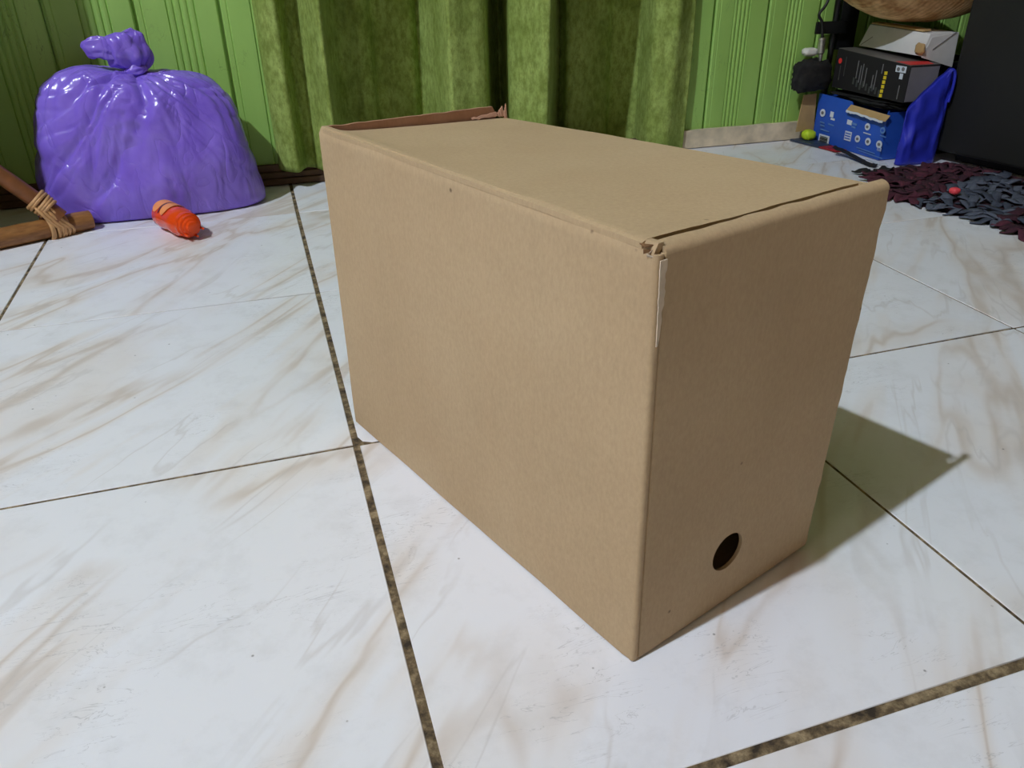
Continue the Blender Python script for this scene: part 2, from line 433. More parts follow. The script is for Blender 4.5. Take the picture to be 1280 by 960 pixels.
# ceiling lamp (out of frame, lights the room)
lamp = empty('ceiling_lamp', LAMP, 'white bulb hanging from the ceiling on a short cord', 'lamp')
o = mesh('bulb', *(lambda V, F: (V, F))(*tube_vf([LAMP+Vector((0, 0, .032*math.sin(a))) for a in [math.radians(d) for d in range(-85, 86, 10)]], [.032*math.cos(math.radians(d)) for d in range(-85, 86, 10)], 20)), MAT['glow'], lamp, smooth=True)
tube('socket', [LAMP+Vector((0, 0, .0335)), LAMP+Vector((0, 0, .09))], .018, MAT['white_plastic'], lamp)
tube('cord', [LAMP+Vector((0, 0, .09)), Vector((LAMP.x, LAMP.y, ZC))], .004, MAT['black_plastic'], lamp)

# ------------------------------------------------------------------ the cardboard box
A, B, C = Vector((.1340, -.3203, 0)), Vector((.0043, .0397, 0)), Vector((.3077, -.2600, 0))
A, C = A+(B-A).normalized()*.0042, C+(B-A).normalized()*.0042
D_ = B + (C-A); H = .284; TH = .004
ex = (C-A).normalized(); ey = (B-A).normalized(); ez = Vector((0, 0, 1)); WX = (C-A).length; WY = (B-A).length
cb = empty('cardboard_box', (A+D_)/2, 'plain brown cardboard box standing on its side on the tiled floor', 'box')
def P(a, b, z): return A + ex*a + ey*b + ez*z
def lean(a, z): return -.0070*(z/H)*max(0, 1-a/WX)
bot = .0015
# left long side with a folded top edge
def sidefn(s, t):
    b = -.0012 + s*(WY+.0012); z = bot + t*(H-bot)
    bow = .0022*math.sin(math.pi*s)*math.sin(math.pi*t) + .0006*N(s*6, t*5)
    top = max(0, (z-(H-.004))/.004); lean_ = -.0070*t*(1-s)**1.2
    foldin = .003*(1-math.sqrt(max(0, 1-top*top)))
    near = max(0, 1-(b+.0012)/.004); fi = .0006*near*near
    return P(-bow + foldin + fi + lean_, b, z - .0006*top), -ex
sheet('side_panel', sidefn, 60, 50, TH, MAT['card'], cb)
sheet('side_panel', lambda s, t: (P(WX, .004+s*(WY-.008), bot+t*((.2805-.0115*s)-bot)), ex), 20, 8, TH, MAT['card'], cb)
sheet('bottom_panel', lambda s, t: (P(TH+.0005+s*(WX-2*TH-.001), .004+t*(WY-.008), bot), -ez), 6, 6, TH, MAT['card'], cb)
# top panel, sagging towards the back right corner
def topz(s, t): return H - .0004 - .0035*s*(1-t) - .0135*(s**.75)*t**1.3 - .0032*min(1, t*t)*(1-s)*min(1, s*8) + .0005*N(s*4, t*7)
def topfn(s, t):
    jag = .0009*N(s*25, 2.2) + .0016*(s > .52) + .003*s
    b0 = .0064 + jag*.5; b = b0 + t*(WY-.006-b0)
    z = topz(s, t)
    fold = max(0, 1-s*WX/.003); z -= .0012*fold*fold
    lean_ = -.0070*(1-b/WY)**1.2*(1-s)
    return P(.0004+s*(WX-.0008)+lean_, b, z), ez
sheet('top_panel', topfn, 60, 60, TH*.8, MAT['card'], cb)
# inner flap added under the top edge to stop light leaking through
sheet('light_stop_flap', lambda s, t: (P(.005+s*(WX-.010), .0002+t*.045, .2745-.004*s-.003*t), ez), 8, 6, .003, MAT['card'], cb)
# back panel rises above the sagging top
def backfn(s, t):
    zt = H - .001 - .0022*s + .0009*N(s*14, 1) - (.006 if s > .985 else 0)
    return P(.0035+s*(WX*.955-.0035), WY-.0035+.0006*N(s*9, t*4), bot+t*(zt-bot)), -ey
sheet('back_panel', backfn, 50, 14, TH*.8, MAT['card_in'], cb)
# near end flap with the round hole
hole_c = (.0860, .0490); hr = .0148
OFF = -.0042
pts2 = []
L0, R0 = .0062, WX+.0005
zt0, zt1 = .2775, .2765
for k in range(31): pts2.append((L0+(R0-L0)*k/30, bot+.0022*(k/30)**2 + .0004*N(k*.9)))
for k in range(1, 46):
    z = bot+(zt1-bot)*k/45; j = .0016*N(z*70, 5) + .0007*N(z*240, 2)
    pts2.append((R0+j+.0095*(z/H) , z))
nR = len(pts2)
for k in range(29, -1, -1):
    f = k/30; pts2.append((L0+(R0+.0095*zt1/H-L0)*f, zt0+(zt1-zt0)*f + .0006*N(f*12, 7)))
for k in range(44, 0, -1): pts2.append((L0, bot+(zt0-bot)*k/45))
hp = [(hole_c[0]+hr*math.cos(2*math.pi*k/40), hole_c[1]+hr*math.sin(2*math.pi*k/40)) for k in range(40)]
bm = bmesh.new()
def ring(pts, off):
    vv = [bm.verts.new(P(a+lean(a, z), off, z)-wloc(cb)) for a, z in pts]
    return vv, [bm.edges.new((vv[k], vv[(k+1) % len(vv)])) for k in range(len(vv))]
fo, eo = ring(pts2, OFF); fh, eh = ring(hp, OFF)
bmesh.ops.triangle_fill(bm, edges=eo+eh, use_beauty=True, normal=-ey)
fo2, eo2 = ring(pts2, OFF+TH*.6); fh2, eh2 = ring(hp, OFF+TH*.6)
bmesh.ops.triangle_fill(bm, edges=eo2+eh2, use_beauty=True, normal=ey)
for va, vb in ((fo, fo2), (fh, fh2)):
    for k in range(len(va)):
        k2 = (k+1) % len(va); bm.faces.new((va[k], va[k2], vb[k2], vb[k]))
bmesh.ops.recalc_face_normals(bm, faces=bm.faces)
me = bpy.data.meshes.new('end_flap'); bm.to_mesh(me); bm.free()
flap = link('end_flap', me, MAT['card'], cb); auto(flap, 40)
# rounded shoulder along its top
def shoulder(s, t):
    a_ = L0+(R0+.0095*zt1/H-L0)*s; zb = zt0+(zt1-zt0)*s + .0006*N(s*12, 7); ht = (H-.0012+.0009*N(s*9, 3)-.001*s) - zb
    th = t*math.pi/2; inset = .0082 - .0008*N(s*10, 8) - .002*s
    return P(a_+lean(a_, zb), OFF + inset*(1-math.cos(th)), zb + ht*math.sin(th)), -ey*math.cos(th)+ez*math.sin(th)
sheet('flap_shoulder', shoulder, 60, 9, .0025, MAT['card'], flap)
# rounded near corner with a crease line
def corner(s, t):
    z = bot + t*(.2785-bot); a_ = .0002+(L0-.0002)*s; rr = .0030
    q = max(0, 1-(a_-.0002)/rr); off = rr*(1-math.sqrt(max(0, 1-q*q))) + .0016*math.exp(-((s-.86)/.07)**2)
    nn = (-ex*q-ey*math.sqrt(max(.02, 1-q*q))).normalized()
    return P(a_+lean(a_, z), OFF + off, z), nn
sheet('corner_fold', corner, 40, 30, .0015, MAT['card'], flap)
# pale torn paper on the corner, and crushed tip
def tear(s, t):
    z = .276 - t*.046; wdt = (.0040*(1-t)**.6+.0008)*(1+.5*N(t*9, 3))
    return P(-.0068*z/H+.0014+.0008*t + s*wdt, OFF-.0010+.0004*N(s*5, t*12), z), -ey
sheet('torn_edge', tear, 6, 26, .0006, MAT['torn'], flap)
for k in range(5):
    q = P(-.0075+R.uniform(-.001, .004), .004+R.uniform(-.004, .006), .2795+R.uniform(-.003, .003)); d = Vector((R.uniform(-1, 1), R.uniform(-1, 1), R.uniform(-.4, 1)))*.0032; e = Vector((R.uniform(-1, 1), R.uniform(-1, 1), R.uniform(-.5, .5)))*.003
    mesh('torn_flake', [q-d, q+e, q+d, q-d-ez*.0006, q+e-ez*.0006, q+d-ez*.0006], [(0, 1, 2), (5, 4, 3), (0, 3, 4, 1), (1, 4, 5, 2), (2, 5, 3, 0)], MAT['torn'] if k % 2 else MAT['card_core'], cb)
# torn bits at the back right corner
for k, (s0, s1, z0, hgt) in enumerate(((.80, .955, .2725, .0035), (.955, .985, .272, .009), (.985, .999, .270, .013))):
    sheet('torn_flap', lambda s, t, s0=s0, s1=s1, z0=z0, hgt=hgt, k=k: (P(WX*(s0+(s1-s0)*s), WY-.007-.002*k+.002*t+.001*N(s*8, k), z0 + t*hgt*(.35+.65*s)+.0012*N(s*7, k*3)), -ey), 10, 4, .001, MAT['card_in'], cb)

# ------------------------------------------------------------------ purple rubbish bag
BX, BY = -.243, .929
bag = empty('rubbish_bag', (BX, BY, 0), 'full purple plastic rubbish bag with a tied top against the green wall', 'bag')
prof = [(0.0015, .165, .066, -.002), (.0025, .188, .078, -.004), (.012, .195, .085, -.004), (.05, .190, .090, -.002), (.10, .181, .090, .002), (.145, .172, .087, .006), (.18, .160, .080, .010), (.208, .141, .069, .010), (.226, .112, .055, .008), (.234, .080, .040, .008), (.235, .050, .026, .010), (.234, .028, .016, .012), (.238, .014, .010, .014)]
nu, nrings = 340, 130
vs = []
pr4 = catmull([Vector((p[0], p[1], p[2])) for p in prof], 12); pc = catmull([Vector((p[3], 0, 0)) for p in prof], 12)
for j, q in enumerate(pr4):
    f = j/(len(pr4)-1)
    for i in range(nu):
        th = 2*math.pi*i/nu; c_, s_ = math.cos(th), math.sin(th)
        e = .62 if f < .7 else .62+.38*(f-.7)/.3
        x = q.y*math.copysign(abs(c_)**e, c_); y = q.z*math.copysign(abs(s_)**e, s_)
        z = q.x
        # left shoulder stands higher and squarer
        up_ = max(0, (f-.35)/.65); sx = -x/.19
        z += .030*max(0, sx)**.8*min(1, up_*1.6)*(1 if f < .93 else .5) - .010*max(0, -sx)*up_
        fade = min(1, f*8)
        pl = math.exp(-((f-.86)/.16)**2)
        pleat = (.010*pl)*(abs(N(th*4.2, 1.3))*2-.55) + .0025*math.exp(-((f-.7)/.22)**2)*math.sin(th*19+6*N(th*2, f*3))
        lump = .012*N(x*9, z*9, y*9+4) + .0025*N(x*22, z*16, y*22)
        cre = .010*(.5-abs(N(x*9+z*4, z*5-x*3, 2.2))*2.2)*min(1, max(0, f-.1)*3)
        # crisp creases fanning out from the neck
        ph_ = math.atan2(x-.012, .25-z); rr_ = math.hypot(x-.012, .25-z)
        n1 = N(ph_*2.7+.25*N(rr_*9, y*5), rr_*4.0, 6.3+math.copysign(1, s_)); n2 = N(ph_*6+.3*N(rr_*12), rr_*6, 9.1)
        fan = .0070*max(0, 1-abs(n1)/.12)**1.5*(.4+.6*(x < .03)) + .0022*max(0, 1-abs(n2)/.18)
        cre -= fan*min(1, rr_/.05)*(1.0 if f > .12 else f/.12)/.6
        dd = (lump+cre*.6)*fade*(1-.6*(f > .9)) + pleat
        # deep crease running from the neck down to the front left
        if s_ < 0:
            lx = .012 - .30*(0.235-z)*.55
            dist = abs(x-lx-.012*math.sin(z*40)); dd -= .012*math.exp(-(dist/.007)**2)*min(1, max(0, (z-.10)/.05))
            lx2 = -.03-.75*(.24-z); dist = abs(x-lx2); dd -= .006*math.exp(-(dist/.006)**2)*min(1, max(0, (z-.04)/.03))
        L = max(1e-5, math.hypot(x, y)); k = 1 + dd/max(.03, L)
        vs.append((BX+pc[j].x+x*k, BY+y*k, max(.001, z + dd*.35*min(1, f*2))))
nr = len(pr4)
fs = grid_faces(nu, nr, wrap=True) + [tuple(range(nu-1, -1, -1)), tuple(range((nr-1)*nu, nr*nu))]
body = mesh('bag_body', vs, fs, MAT['purple'], bag, smooth=True)
# tied tail: gathers at the neck, then flares and folds over to the left
nk = Vector((BX+.014, BY-.004, .232))
def lobe(name, path, rads, seed, flat=.6, sq=1.0, n=48):
    path = catmull(path, 8); rr = catmull([Vector((r, 0, 0)) for r in rads], 8); vs = []
    for i, p in enumerate(path):
        t = (path[min(i+1, len(path)-1)]-path[max(i-1, 0)]).normalized()
        side = t.cross(Vector((0, 1, 0))).normalized(); dep = side.cross(t).normalized()
        for k in range(n):
            th = 2*math.pi*k/n; r = rr[i].x*(1+.22*N(math.cos(th)*2.2+seed, math.sin(th)*2.2, i*.16)+.12*math.sin(th*7+seed+i*.1))
            vs.append(p + side*math.cos(th)*r + dep*math.sin(th)*r*flat)
    q = len(path); fs = grid_faces(n, q, wrap=True) + [tuple(range(n-1, -1, -1)), tuple(range((q-1)*n, q*n))]
    return mesh(name, vs, fs, MAT['purple'], bag, smooth=True)
lobe('tied_tail', [nk+Vector((.002, 0, -.004)), nk+Vector((.004, 0, .008)), nk+Vector((0, -.002, .026)), nk+Vector((-.010, -.004, .046)), nk+Vector((-.018, -.006, .060)), nk+Vector((-.020, -.006, .066))], [.010, .013, .030, .035, .026, .006], 1.3)
lobe('tail_fold', [nk+Vector((-.014, -.012, .034)), nk+Vector((-.034, -.012, .044)), nk+Vector((-.052, -.012, .045)), nk+Vector((-.066, -.010, .043)), nk+Vector((-.069, -.010, .042))], [.010, .017, .015, .012, .004], 4.7, .5)
lobe('tail_fold', [nk+Vector((.010, .002, .010)), nk+Vector((.020, .004, .016)), nk+Vector((.026, .006, .026)), nk+Vector((.020, .004, .042)), nk+Vector((.012, .002, .050))], [.005, .008, .009, .008, .003], 8.1, .6)
lobe('neck_knot', [nk+Vector((-.016, -.004, -.002)), nk+Vector((-.006, -.010, .004)), nk+Vector((.008, -.010, .008)), nk+Vector((.022, -.004, .010))], [.004, .008, .009, .003], 2.5, .7)

# ------------------------------------------------------------------ orange bottle
p0 = PZ(243, 297); p1 = PZ(203, 281); p0 = Vector((-.166, .692, 0)); p1 = Vector((-.219, .797, 0))
rb = .0235
ob = empty('squeeze_bottle', (p0+p1)/2, 'small translucent orange bottle lying on the floor in front of the purple bag', 'bottle')
ax = (p1-p0).normalized(); Lb = (p1-p0).length
def rev(name, prof, mat, par, n=28, c0=None, flute=None):
    path = [(c0 or (p0+Vector((0, 0, rb)))) + ax*a for a, r in prof]
    vs, fs = tube_vf(path, [r for a, r in prof], n)
    o = mesh(name, vs, fs, mat, par); auto(o, 35); return o
rev('bottle_body', [(.028, .014), (.031, .020), (.038, .0228), (.05, rb), (.066, .0222), (.078, .0222), (.09, rb), (Lb-.008, rb), (Lb-.002, .020), (Lb, .013)], MAT['orange'], ob)
cap = rev('cap', [(.0, .006), (.001, .0095), (.006, .0105), (.007, .0135), (.012, .0142), (.013, .0175), (.019, .0182), (.020, .0205), (.028, .021), (.030, .0175)], MAT['orange'], ob)
for k in range(3):
    th = math.radians(200+k*55); sd = ax.cross(ez).normalized()
    q = p0+Vector((0, 0, rb)) + sd*math.cos(th)*.0165*(-1) + ez*math.sin(th)*.0165
    tube('cap_rib', [q+ax*.002, q+ax*.020], [.0018, .0022], MAT['orange'], cap, 8)
def band(name, a0, a1, mat, off):
    def fn(s, t):
        th = math.radians(12+s*140); sd = ax.cross(ez).normalized(); aa = a0+(a1-a0)*t
        n_ = sd*math.cos(th)+ez*math.sin(th)
        edge = (s-.5)*2; aa2 = (a0+a1)/2 + (aa-(a0+a1)/2)*math.sqrt(max(.05, 1-edge**4))
        return p0+Vector((0, 0, rb))+ax*aa2+n_*(rb+off), n_
    return sheet(name, fn, 16, 6, .0004, mat, ob)
band('label_band', .062, .083, MAT['label_orange'], .0009); band('label_stripe', .0835, .0885, MAT['label_purple'], .0007); band('label_band', .089, .112, MAT['label_orange'], .0009)

# ------------------------------------------------------------------ rattan frame at the left
E0 = Vector((-.339, .829, .0165)); dr = (Vector((-.466, .763, .0165))-E0).normalized(); E1 = E0+dr*.30
rf = empty('rattan_stand', E0-Vector((0, 0, .0165)), 'brown rattan stand corner lashed with pale cane beside the purple bag', 'stand')
tube('runner', [E0+dr*(.30*k/14) for k in range(15)], [.0155]+[.0162+.0005*N(k*.7) for k in range(1, 14)]+[.0155], MAT['rattan'], rf, 16, wob=.03)
J = E0+dr*.050+Vector((0, -.009, .024)); bd = (PY(0, 205, .80)-PY(75, 258, .80)).normalized()
K = J+bd*.30
tube('brace', [J-bd*.012+(K-J)*k/12 for k in range(13)], [.0135+.0005*N(k*.9, 4) for k in range(13)], MAT['rattan_dark'], rf, 16, wob=.03)
tube('post', [E1+dr*-.03+Vector((0, 0, .014)), Vector(((E1-dr*.03).x, (E1-dr*.03).y, K.z+.16))], .014, MAT['rattan_dark'], rf, 14)
# cane lashing: turns round the runner and round the brace
def turns(c, axis, rad, nt, pitch, mat, par, name):
    axis = axis.normalized(); s1 = axis.cross(ez).normalized(); s2 = s1.cross(axis)
    for k in range(nt):
        o_ = (k-(nt-1)/2)*pitch; tilt = R.uniform(-.25, .25)
        pth = [c+axis*(o_+tilt*.010*math.cos(2*math.pi*i/22)) + (s1*math.cos(2*math.pi*i/22)+s2*math.sin(2*math.pi*i/22))*(rad+.0004*k) for i in range(23)]
        tube(name, pth, .0028, mat, par, 8)
lash = empty('lashing', Vector((0, 0, 0)))
lash.parent = rf
turns(E0+dr*.056, dr, .0178, 6, .0055, MAT['cane'], lash, 'cane_turn')
turns(J+bd*.022, bd, .0160, 5, .0055, MAT['cane'], lash, 'cane_turn')
for k in range(4):
    c0 = E0+dr*(.035+.006*k); 
    s1 = dr.cross(ez).normalized()
    if s1.y > 0: s1 = -s1
    pth = catmull([c0+s1*.004-ez*.0165, c0+s1*.017-ez*.004, c0+dr*.012+s1*.019+ez*.012, c0+dr*.024+s1*.017+ez*.032, c0+dr*.030+s1*.004+ez*.046], 5)
    tube('cane_turn', pth, .0028, MAT['cane'], lash, 8)

# unseen stand-in partition, added to shade the left end of the wall
pt = empty('wall_light_blocker', (-1.5, .596, 0), kind='structure')
for k in range(8): box('board', -.606-(k+1)*.21, -.608-k*.21, .588, .604, .002, ZC-.002, MAT['blocker_wood'], pt, bev=.003)

# ------------------------------------------------------------------ velvet curtain
cur = empty('curtain', (.44, YW-.05, 0), 'dark green velvet curtain hanging in deep folds across the doorway', 'curtain')
prof = [(317, .012), (322, -.012), (335, -.034), (341, -.034), (346, -.005), (352, .018), (362, .018), (370, .010), (384, -.035), (396, -.074), (400, -.066), (405, .02), (415, .085), (430, .10), (444, .09), (454, .098), (460, .118), (470, .122), (486, .112), (506, .104), (513, .112), (518, .125), (527, .105), (545, .02), (557, -.048), (563, -.054), (580, -.046), (600, -.036), (606, -.01), (610, .10), (620, .17), (630, .14), (636, .02), (642, -.012), (664, -.056), (682, -.090), (686, -.07), (689, .08), (696, .15), (704, .135), (711, .108), (735, .106), (757, .116), (764, .134), (780, .130), (800, .112), (808, .075), (820, .018), (838, -.002), (848, -.008), (856, .004), (863, .012), (869, .014)]
pp = catmull([Vector((PY(u, 0, 1.0+d).x, 1.0+d, 0)) for u, d in prof], 6)
nz = 44; vs = []
nuC = len(pp)
for j in range(nz):
    t = j/(nz-1)
    for i, q in enumerate(pp):
        s = i/(nuC-1); zb = .034-.030*s + .004*N(s*9, 5)
        z = zb + (1.97-zb)*t**1.35
        d = q.y-1.0
        amp = (.88+.55*min(1, z/.8)) if d < 0 else (.95+.1*min(1, z))
        dx = .008*N(s*7, z*2.2)*(.4+z) - .010*(1-s)*max(0, .25-z)*-1
        vs.append((q.x + dx, 1.0 + d*amp + .004*N(s*30, z*4, 2), z))
sh = mesh('curtain_cloth', vs, grid_faces(nuC, nz), MAT['velvet'], cur, smooth=True, recalc=False)
md = sh.modifiers.new('thick', 'SOLIDIFY'); md.thickness = .003; md.offset = 1
rod = tube('curtain_rod', [Vector((-.1, 1.0, 1.985)), Vector((1.0, 1.0, 1.985))], .011, MAT['steel'], None, 14, origin=(.45, 1.0, 1.985))
tag(rod, 'metal curtain rod above the green velvet curtain', 'rod')

# ------------------------------------------------------------------ the pile in the far right corner
# blue printed carton, open and torn
bc = empty('blue_carton', (1.29, .885, 0), 'blue printed carton with white icons and torn top under the black box', 'box')
cx0, cx1, cy0, cy1, ch = 1.235, 1.345, .768, 1.0, .104
def cface(s, t):   # s: from the back (left in view) to the front, t: up
    top = ch + .004*(1-s) - (.016 if .50 < s < .98 else .0)*min(1, (s-.50)/.03 if s < .6 else 1) - .003*N(s*14, 2)*(s > .5)
    return Vector((cx0+.003*math.sin(math.pi*s)*math.sin(t*3)*-1, cy1+(cy0-cy1)*s, .0015+t*(top-.0015))), Vector((-1, 0, 0))
sheet('carton_front', cface, 50, 8, .003, MAT['carton_blue'], bc)
box('carton_back', cx1-.003, cx1, cy0, cy1, .0015, ch, MAT['carton_blue'], bc)
box('carton_side', cx0+.0035, cx1-.0035, cy0, cy0+.003, .0015, ch-.004, MAT['carton_blue'], bc)
box('carton_side', cx0+.0035, cx1-.0035, cy1-.003, cy1, .0015, ch, MAT['carton_blue'], bc)
box('carton_base', cx0+.0035, cx1-.0035, cy0+.0035, cy1-.0035, .0015, .0045, MAT['carton_blue'], bc)
f4 = [PY(1021, 117, 1.0), PY(1017, 162, 1.0), PY(995, 165, 1.0), PY(1005, 119, 1.0)]
hexa('side_flap', [v+Vector((0, .0025, 0)) for v in f4], f4, MAT['card_dull'], bc)
sheet('torn_strip', lambda s, t: (Vector((cx0-.001-.010*t, .885-.125*s, ch-.004-.004*s-.016*t*(.7+.2*N(s*5, 3)))), Vector((-.8, 0, .5))), 24, 4, .0012, MAT['card_dull'], bc)
sheet('torn_paper_edge', lambda s, t: (Vector((cx0-.0116-.0006*t, .885-.118*s, ch-.0035-.004*s-.016*(.7+.2*N(s*5, 3))-.0045*t*(1+.6*N(s*18, 1)))), Vector((-1, 0, .2))), 24, 3, .0012, MAT['print_white'], bc)
def plate(name, c, ru, rv, mat, par, n=16, face='x', rect=False, th=.0006, rot=0.0):
    """flat printed patch lying on a -x face; u runs along -y, v up"""
    pts = [(-1, -1), (1, -1), (1, 1), (-1, 1)] if rect else [(math.cos(2*math.pi*k/n), math.sin(2*math.pi*k/n)) for k in range(n)]
    vs = []
    for d in (0, -th):
        for a_, b_ in pts:
            uu, vv = a_*ru, b_*rv; uu, vv = uu*math.cos(rot)-vv*math.sin(rot), uu*math.sin(rot)+vv*math.cos(rot)
            vs.append((c[0]+d, c[1]-uu, c[2]+vv))
    q = len(pts); fs = [tuple(range(q)), tuple(range(2*q-1, q-1, -1))]+[(k, (k+1) % q, q+(k+1) % q, q+k) for k in range(q)]
    return mesh(name, vs, fs, mat, par)
def on_car(u, v): q = PX(u, v, cx0-.0032); return (q.x, q.y, q.z)
for (u, v, r, mt) in ((1084.5, 158.5, .0082, 'print_white'), (1072, 173.5, .0082, 'print_white'), (1085, 177, .0086, 'print_white'), (1103.5, 163, .0075, 'print_pale'), (1028.5, 141, .0095, 'print_white'), (1099, 180.5, .0088, 'print_white')):
    c_ = on_car(u, v); o = plate('round_icon', c_, r, r*.92, MAT[mt], bc)
    plate('icon_mark', (c_[0]-.0007, c_[1], c_[2]), r*.5, r*.4, MAT['print_grey' if mt == 'print_white' else 'carton_blue'], o, 8)
c_ = on_car(1029.5, 176); bcode = plate('barcode', c_, .019, .0135, MAT['print_white'], bc, rect=True)
for k in range(9): plate('bar', (c_[0]-.0007, c_[1], c_[2]-.010+k*.0024), .014, .0007 if k % 3 else .0011, MAT['print_dark'], bcode, rect=True)
for (u, v, ru, rv, mt) in ((1060, 170, .011, .010, 'print_white'), (1099, 186.5, .006, .0035, 'print_white')):
    c_ = on_car(u, v); o = plate('square_icon', c_, ru, rv, MAT[mt], bc, rect=True)
    for k in range(3): plate('icon_line', (c_[0]-.0007, c_[1], c_[2]+(k-1)*rv*.55), ru*.8, rv*.12, MAT['carton_blue'], o, rect=True)
for (u, v, ru, rv, mt) in ((1040, 143, .006, .006, 'print_white'), (1041, 149, .007, .0022, 'print_white'), (1039, 156, .010, .0014, 'print_pale'), (1028, 153, .008, .0014, 'print_pale'), (1028, 157, .008, .0014, 'print_pale'), (1031, 163, .016, .0012, 'print_pale'), (1062, 153, .008, .005, 'print_white'), (1068, 155, .009, .0022, 'print_pale'), (1067, 159, .007, .0016, 'print_pale'), (1084, 167, .012, .0010, 'print_white'), (1104, 170.5, .009, .0009, 'print_pale'), (1082, 188, .030, .0009, 'print_pale'), (1088, 193, .038, .0008, 'print_pale')):
    plate('text_line', on_car(u, v), ru, rv, MAT[mt], bc, rect=True, rot=-.03)
# lumpy cloth lying between the carton and the black box
def lump(name, c, r, mat, seed, amp=.25, parent=None, nu=36, nv=20, zmin=None, ridg=0.0):
    vs = []
    for j in range(nv):
        ph = math.pi*(j+.02)/(nv-.96)
        for i in range(nu):
            th = 2*math.pi*i/nu; d = Vector((math.sin(ph)*math.cos(th), math.sin(ph)*math.sin(th), -math.cos(ph)))
            k = 1+amp*noise.noise(d*2.1+Vector((seed, 0, 0)))+amp*.6*noise.noise(d*5.3+Vector((0, seed, 0))) - ridg*abs(noise.noise(d*4+Vector((seed, seed, 0))))
            sq_ = lambda v, e=.65: math.copysign(abs(v)**e, v)
            q = Vector((c[0]+r[0]*sq_(d.x)*k, c[1]+r[1]*sq_(d.y)*k, c[2]+r[2]*sq_(d.z, .8)*k))
            if zmin is not None: q.z = max(q.z, zmin)
            vs.append(q)
    fs = grid_faces(nu, nv, wrap=True)+[tuple(range(nu-1, -1, -1)), tuple(range((nv-1)*nu, nv*nu))]
    return mesh(name, vs, fs, mat, parent, smooth=True, origin=None if parent else (c[0], c[1], c[2]-r[2]))
cl = lump('black_cloth', (1.283, .865, .112), (.053, .108, .0085), MAT['black_cloth'], 3.3, .35)
tag(cl, 'crumpled black cloth spread between the blue carton and the black printed box', 'cloth')
dr_ = lump('black_pouch', (1.196, .99, .150), (.050, .018, .034), MAT['black_cloth'], 6.1, .22, zmin=.112)
tag(dr_, 'black fabric pouch slumped against the green wall beside the black printed box', 'pouch')
# black printed box
x0, x1, y0, y1, z0, z1 = 1.237, 1.312, .735, .965, .1245, .205
bb = empty('printed_box', ((x0+x1)/2, (y0+y1)/2, z0), 'black printed box with yellow lettering and a red corner on its lid', 'box')
tz = lambda y: .010*(y-y0)/(y1-y0)
hexa('box_body', [Vector((x0, y0, z0)), Vector((x1, y0, z0)), Vector((x1, y1, z0+tz(y1)*.2)), Vector((x0, y1, z0+tz(y1)*.2))], [Vector((x0, y0, z1-.009)), Vector((x1, y0, z1-.009)), Vector((x1, y1, z1+.004)), Vector((x0, y1, z1+.004))], MAT['box_black'], bb, bev=.0012)
lt = lambda y: z1-.009+.013*(y-y0)/(y1-y0)
mesh('lid_print', [(x0+.001, y0+.001, lt(y0)+.0008), (x1-.001, y0+.001, lt(y0)+.0008), (x1-.001, y1-.001, lt(y1)+.0008), (x0+.001, y1-.001, lt(y1)+.0008)] + [(x0+.001, y0+.001, lt(y0)+.0001), (x1-.001, y0+.001, lt(y0)+.0001), (x1-.001, y1-.001, lt(y1)+.0001), (x0+.001, y1-.001, lt(y1)+.0001)], [(0, 1, 2, 3), (7, 6, 5, 4)]+[(k, 4+k, 4+(k+1) % 4, (k+1) % 4) for k in range(4)], MAT['box_grey'], bb)
rq = [(x0+.004, y0+.006), (x1-.016, y0+.003), (x1-.006, y0+.030), (x0+.004, y0+.048)]
mesh('red_print', [(a_, b_, lt(b_)+.0014) for a_, b_ in rq]+[(a_, b_, lt(b_)+.0009) for a_, b_ in rq], [(0, 1, 2, 3), (7, 6, 5, 4)]+[(k, 4+k, 4+(k+1) % 4, (k+1) % 4) for k in range(4)], MAT['print_red'], bb)
mesh('end_print', [(x0+.002, y0-.0006, z0+.002), (x1-.002, y0-.0006, z0+.002), (x1-.002, y0-.0006, z1-.012), (x0+.002, y0-.0006, z1-.012), (x0+.002, y0-.0001, z0+.002), (x1-.002, y0-.0001, z0+.002), (x1-.002, y0-.0001, z1-.012), (x0+.002, y0-.0001, z1-.012)], [(0, 1, 2, 3), (7, 6, 5, 4)]+[(k, 4+k, 4+(k+1) % 4, (k+1) % 4) for k in range(4)], MAT['box_greyside'], bb)
def on_bb(u, v): q = PX(u, v, x0-.0001); return (q.x, q.y, q.z)
for k in range(6): plate('yellow_text', on_bb(1107.5-k*1.35, 91.5+k*5.6), .0042, .0034, MAT['print_yellow'], bb, rect=True, rot=.1)
plate('rating_badge', on_bb(1126.5, 86.5), .0145, .0062, MAT['print_white'], bb, rect=True)
for k in range(2): plate('badge_digit', (x0-.0008, on_bb(1123.5+k*6, 86.5)[1], on_bb(1123.5+k*6, 86.5)[2]), .0042, .004, MAT['print_grey'], bb, 10)
plate('rating_badge', on_bb(1126.5, 95.5), .0045, .0055, MAT['print_white'], bb, rect=True)
plate('emblem', on_bb(1050.5, 76), .006, .006, MAT['print_red'], bb, 8)
for (u, v0, v1) in ((1075, 76, 98), (1078, 82, 103), (1081.5, 80, 106), (1085, 85, 108), (1092.5, 94, 110), (1097.5, 88, 112), (1105, 80, 92), (1060, 71, 95), (1052, 82, 100), (1125, 107, 124)):
    a_ = on_bb(u, v0); b_ = on_bb(u-(v1-v0)*.28, v1)
    plate('text_line', (a_[0], (a_[1]+b_[1])/2, (a_[2]+b_[2])/2), .0011, (a_[2]-b_[2])/2, MAT['print_grey' if u > 1065 else 'print_dark'], bb, rect=True, rot=0.0)
